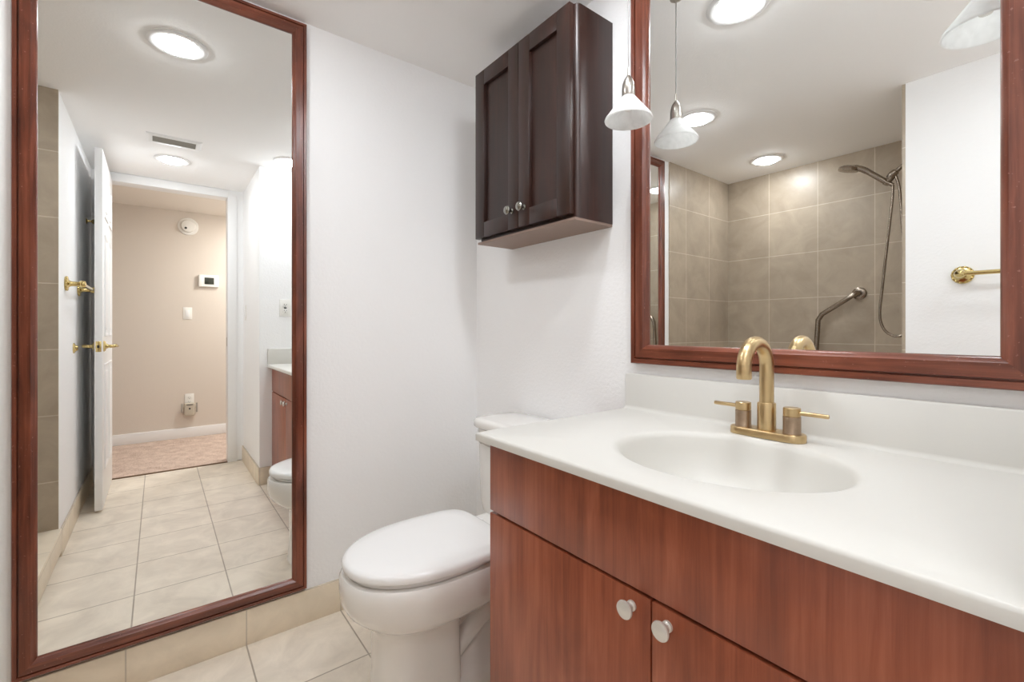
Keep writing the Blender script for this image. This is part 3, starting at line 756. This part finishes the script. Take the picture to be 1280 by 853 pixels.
def switch(loc, N, label):
    root = thing('light_switch', label, 'light switch', loc)
    obj('cover_plate', plate(bmesh.new(), loc, N, 0.072, 0.116), 'plastic', root)
    obj('rocker', plate(bmesh.new(), Vector(loc) + Vector(N) * 0.005, N, 0.034, 0.066, 0.003), 'trim', root)
    return root
go = outlet((XR, -0.45, 1.19), (-1, 0, 0), 'white wall outlet above the vanity side splash')
obj('reset_buttons', plate(bmesh.new(), (XR - 0.005, -0.45, 1.19), (-1, 0, 0), 0.016, 0.010, 0.003), 'dark', go)
switch((2.33, -0.606, 1.17), (0, -1, 0), 'white light switch on the bathroom wall by the doorway')
HXW = 3.66
switch((HXW, -0.92, 1.195), (-1, 0, 0), 'white light switch on the beige hall wall')
outlet((HXW, -0.905, 0.365), (-1, 0, 0), 'white outlet low on the beige hall wall')
pd = thing('plug_in_freshener', 'grey plug-in device on the low hall outlet', 'plug-in device', (HXW - 0.009, -0.905, 0.28))
bm = box((HXW - 0.050, -0.905 - 0.042, 0.215), (HXW - 0.0085, -0.905 + 0.042, 0.338), 0.012, 3)
obj('housing', bm, 'ivory', pd)
for s in (-1, 1):
    obj('side_grip', box((HXW - 0.040, -0.905 + s * 0.058 - 0.006, 0.245), (HXW - 0.020, -0.905 + s * 0.058 + 0.006, 0.335), 0.004), 'ventslat', pd)
    bm = box((HXW - 0.035, -0.905 + s * 0.047 - 0.008, 0.28), (HXW - 0.025, -0.905 + s * 0.047 + 0.008, 0.30)); obj('grip_arm', bm, 'ivory', pd)
obj('vent_slot', box((HXW - 0.052, -0.905 - 0.026, 0.318), (HXW - 0.048, -0.905 + 0.026, 0.325), 0.001), 'dark', pd)
obj('button', lathe(bmesh.new(), (HXW - 0.050, -0.905, 0.285), (-1, 0, 0), [(0.008, 0), (0.008, 0.002), (0.0, 0.003)], 16, True, False), 'dark', pd)
sd = thing('smoke_detector', 'round white smoke detector high on the hall wall', 'smoke detector', (HXW, -0.915, 2.03))
obj('mount_ring', lathe(bmesh.new(), (HXW, -0.915, 2.03), (-1, 0, 0), [(0.083, 0), (0.083, 0.006), (0.078, 0.010), (0.06, 0.010)], 40), 'plastic', sd)
obj('cover', lathe(bmesh.new(), (HXW - 0.010, -0.915, 2.03), (-1, 0, 0), [(0.060, 0), (0.060, 0.018), (0.053, 0.028), (0.030, 0.033), (0.0, 0.034)], 36, True, False), 'plastic', sd)
obj('test_button', lathe(bmesh.new(), (HXW - 0.0405, -0.935, 2.008), (-1, 0, 0), [(0.011, 0), (0.010, 0.004), (0.0, 0.005)], 18, True, False), 'dark', sd)
th = thing('thermostat', 'white thermostat with dark screen on the hall wall', 'thermostat', (HXW, -0.752, 1.515))
obj('housing', box((HXW - 0.026, -0.752 - 0.082, 1.515 - 0.058), (HXW, -0.752 + 0.082, 1.515 + 0.058), 0.006, 3), 'plastic', th)
obj('screen', box((HXW - 0.028, -0.752 - 0.034, 1.515 - 0.033), (HXW - 0.025, -0.752 + 0.044, 1.515 + 0.033), 0.001), 'screen', th)
obj('side_cover', box((HXW - 0.030, -0.752 - 0.080, 1.515 - 0.055), (HXW - 0.0255, -0.752 - 0.046, 1.515 + 0.055), 0.002), 'plastic', th)
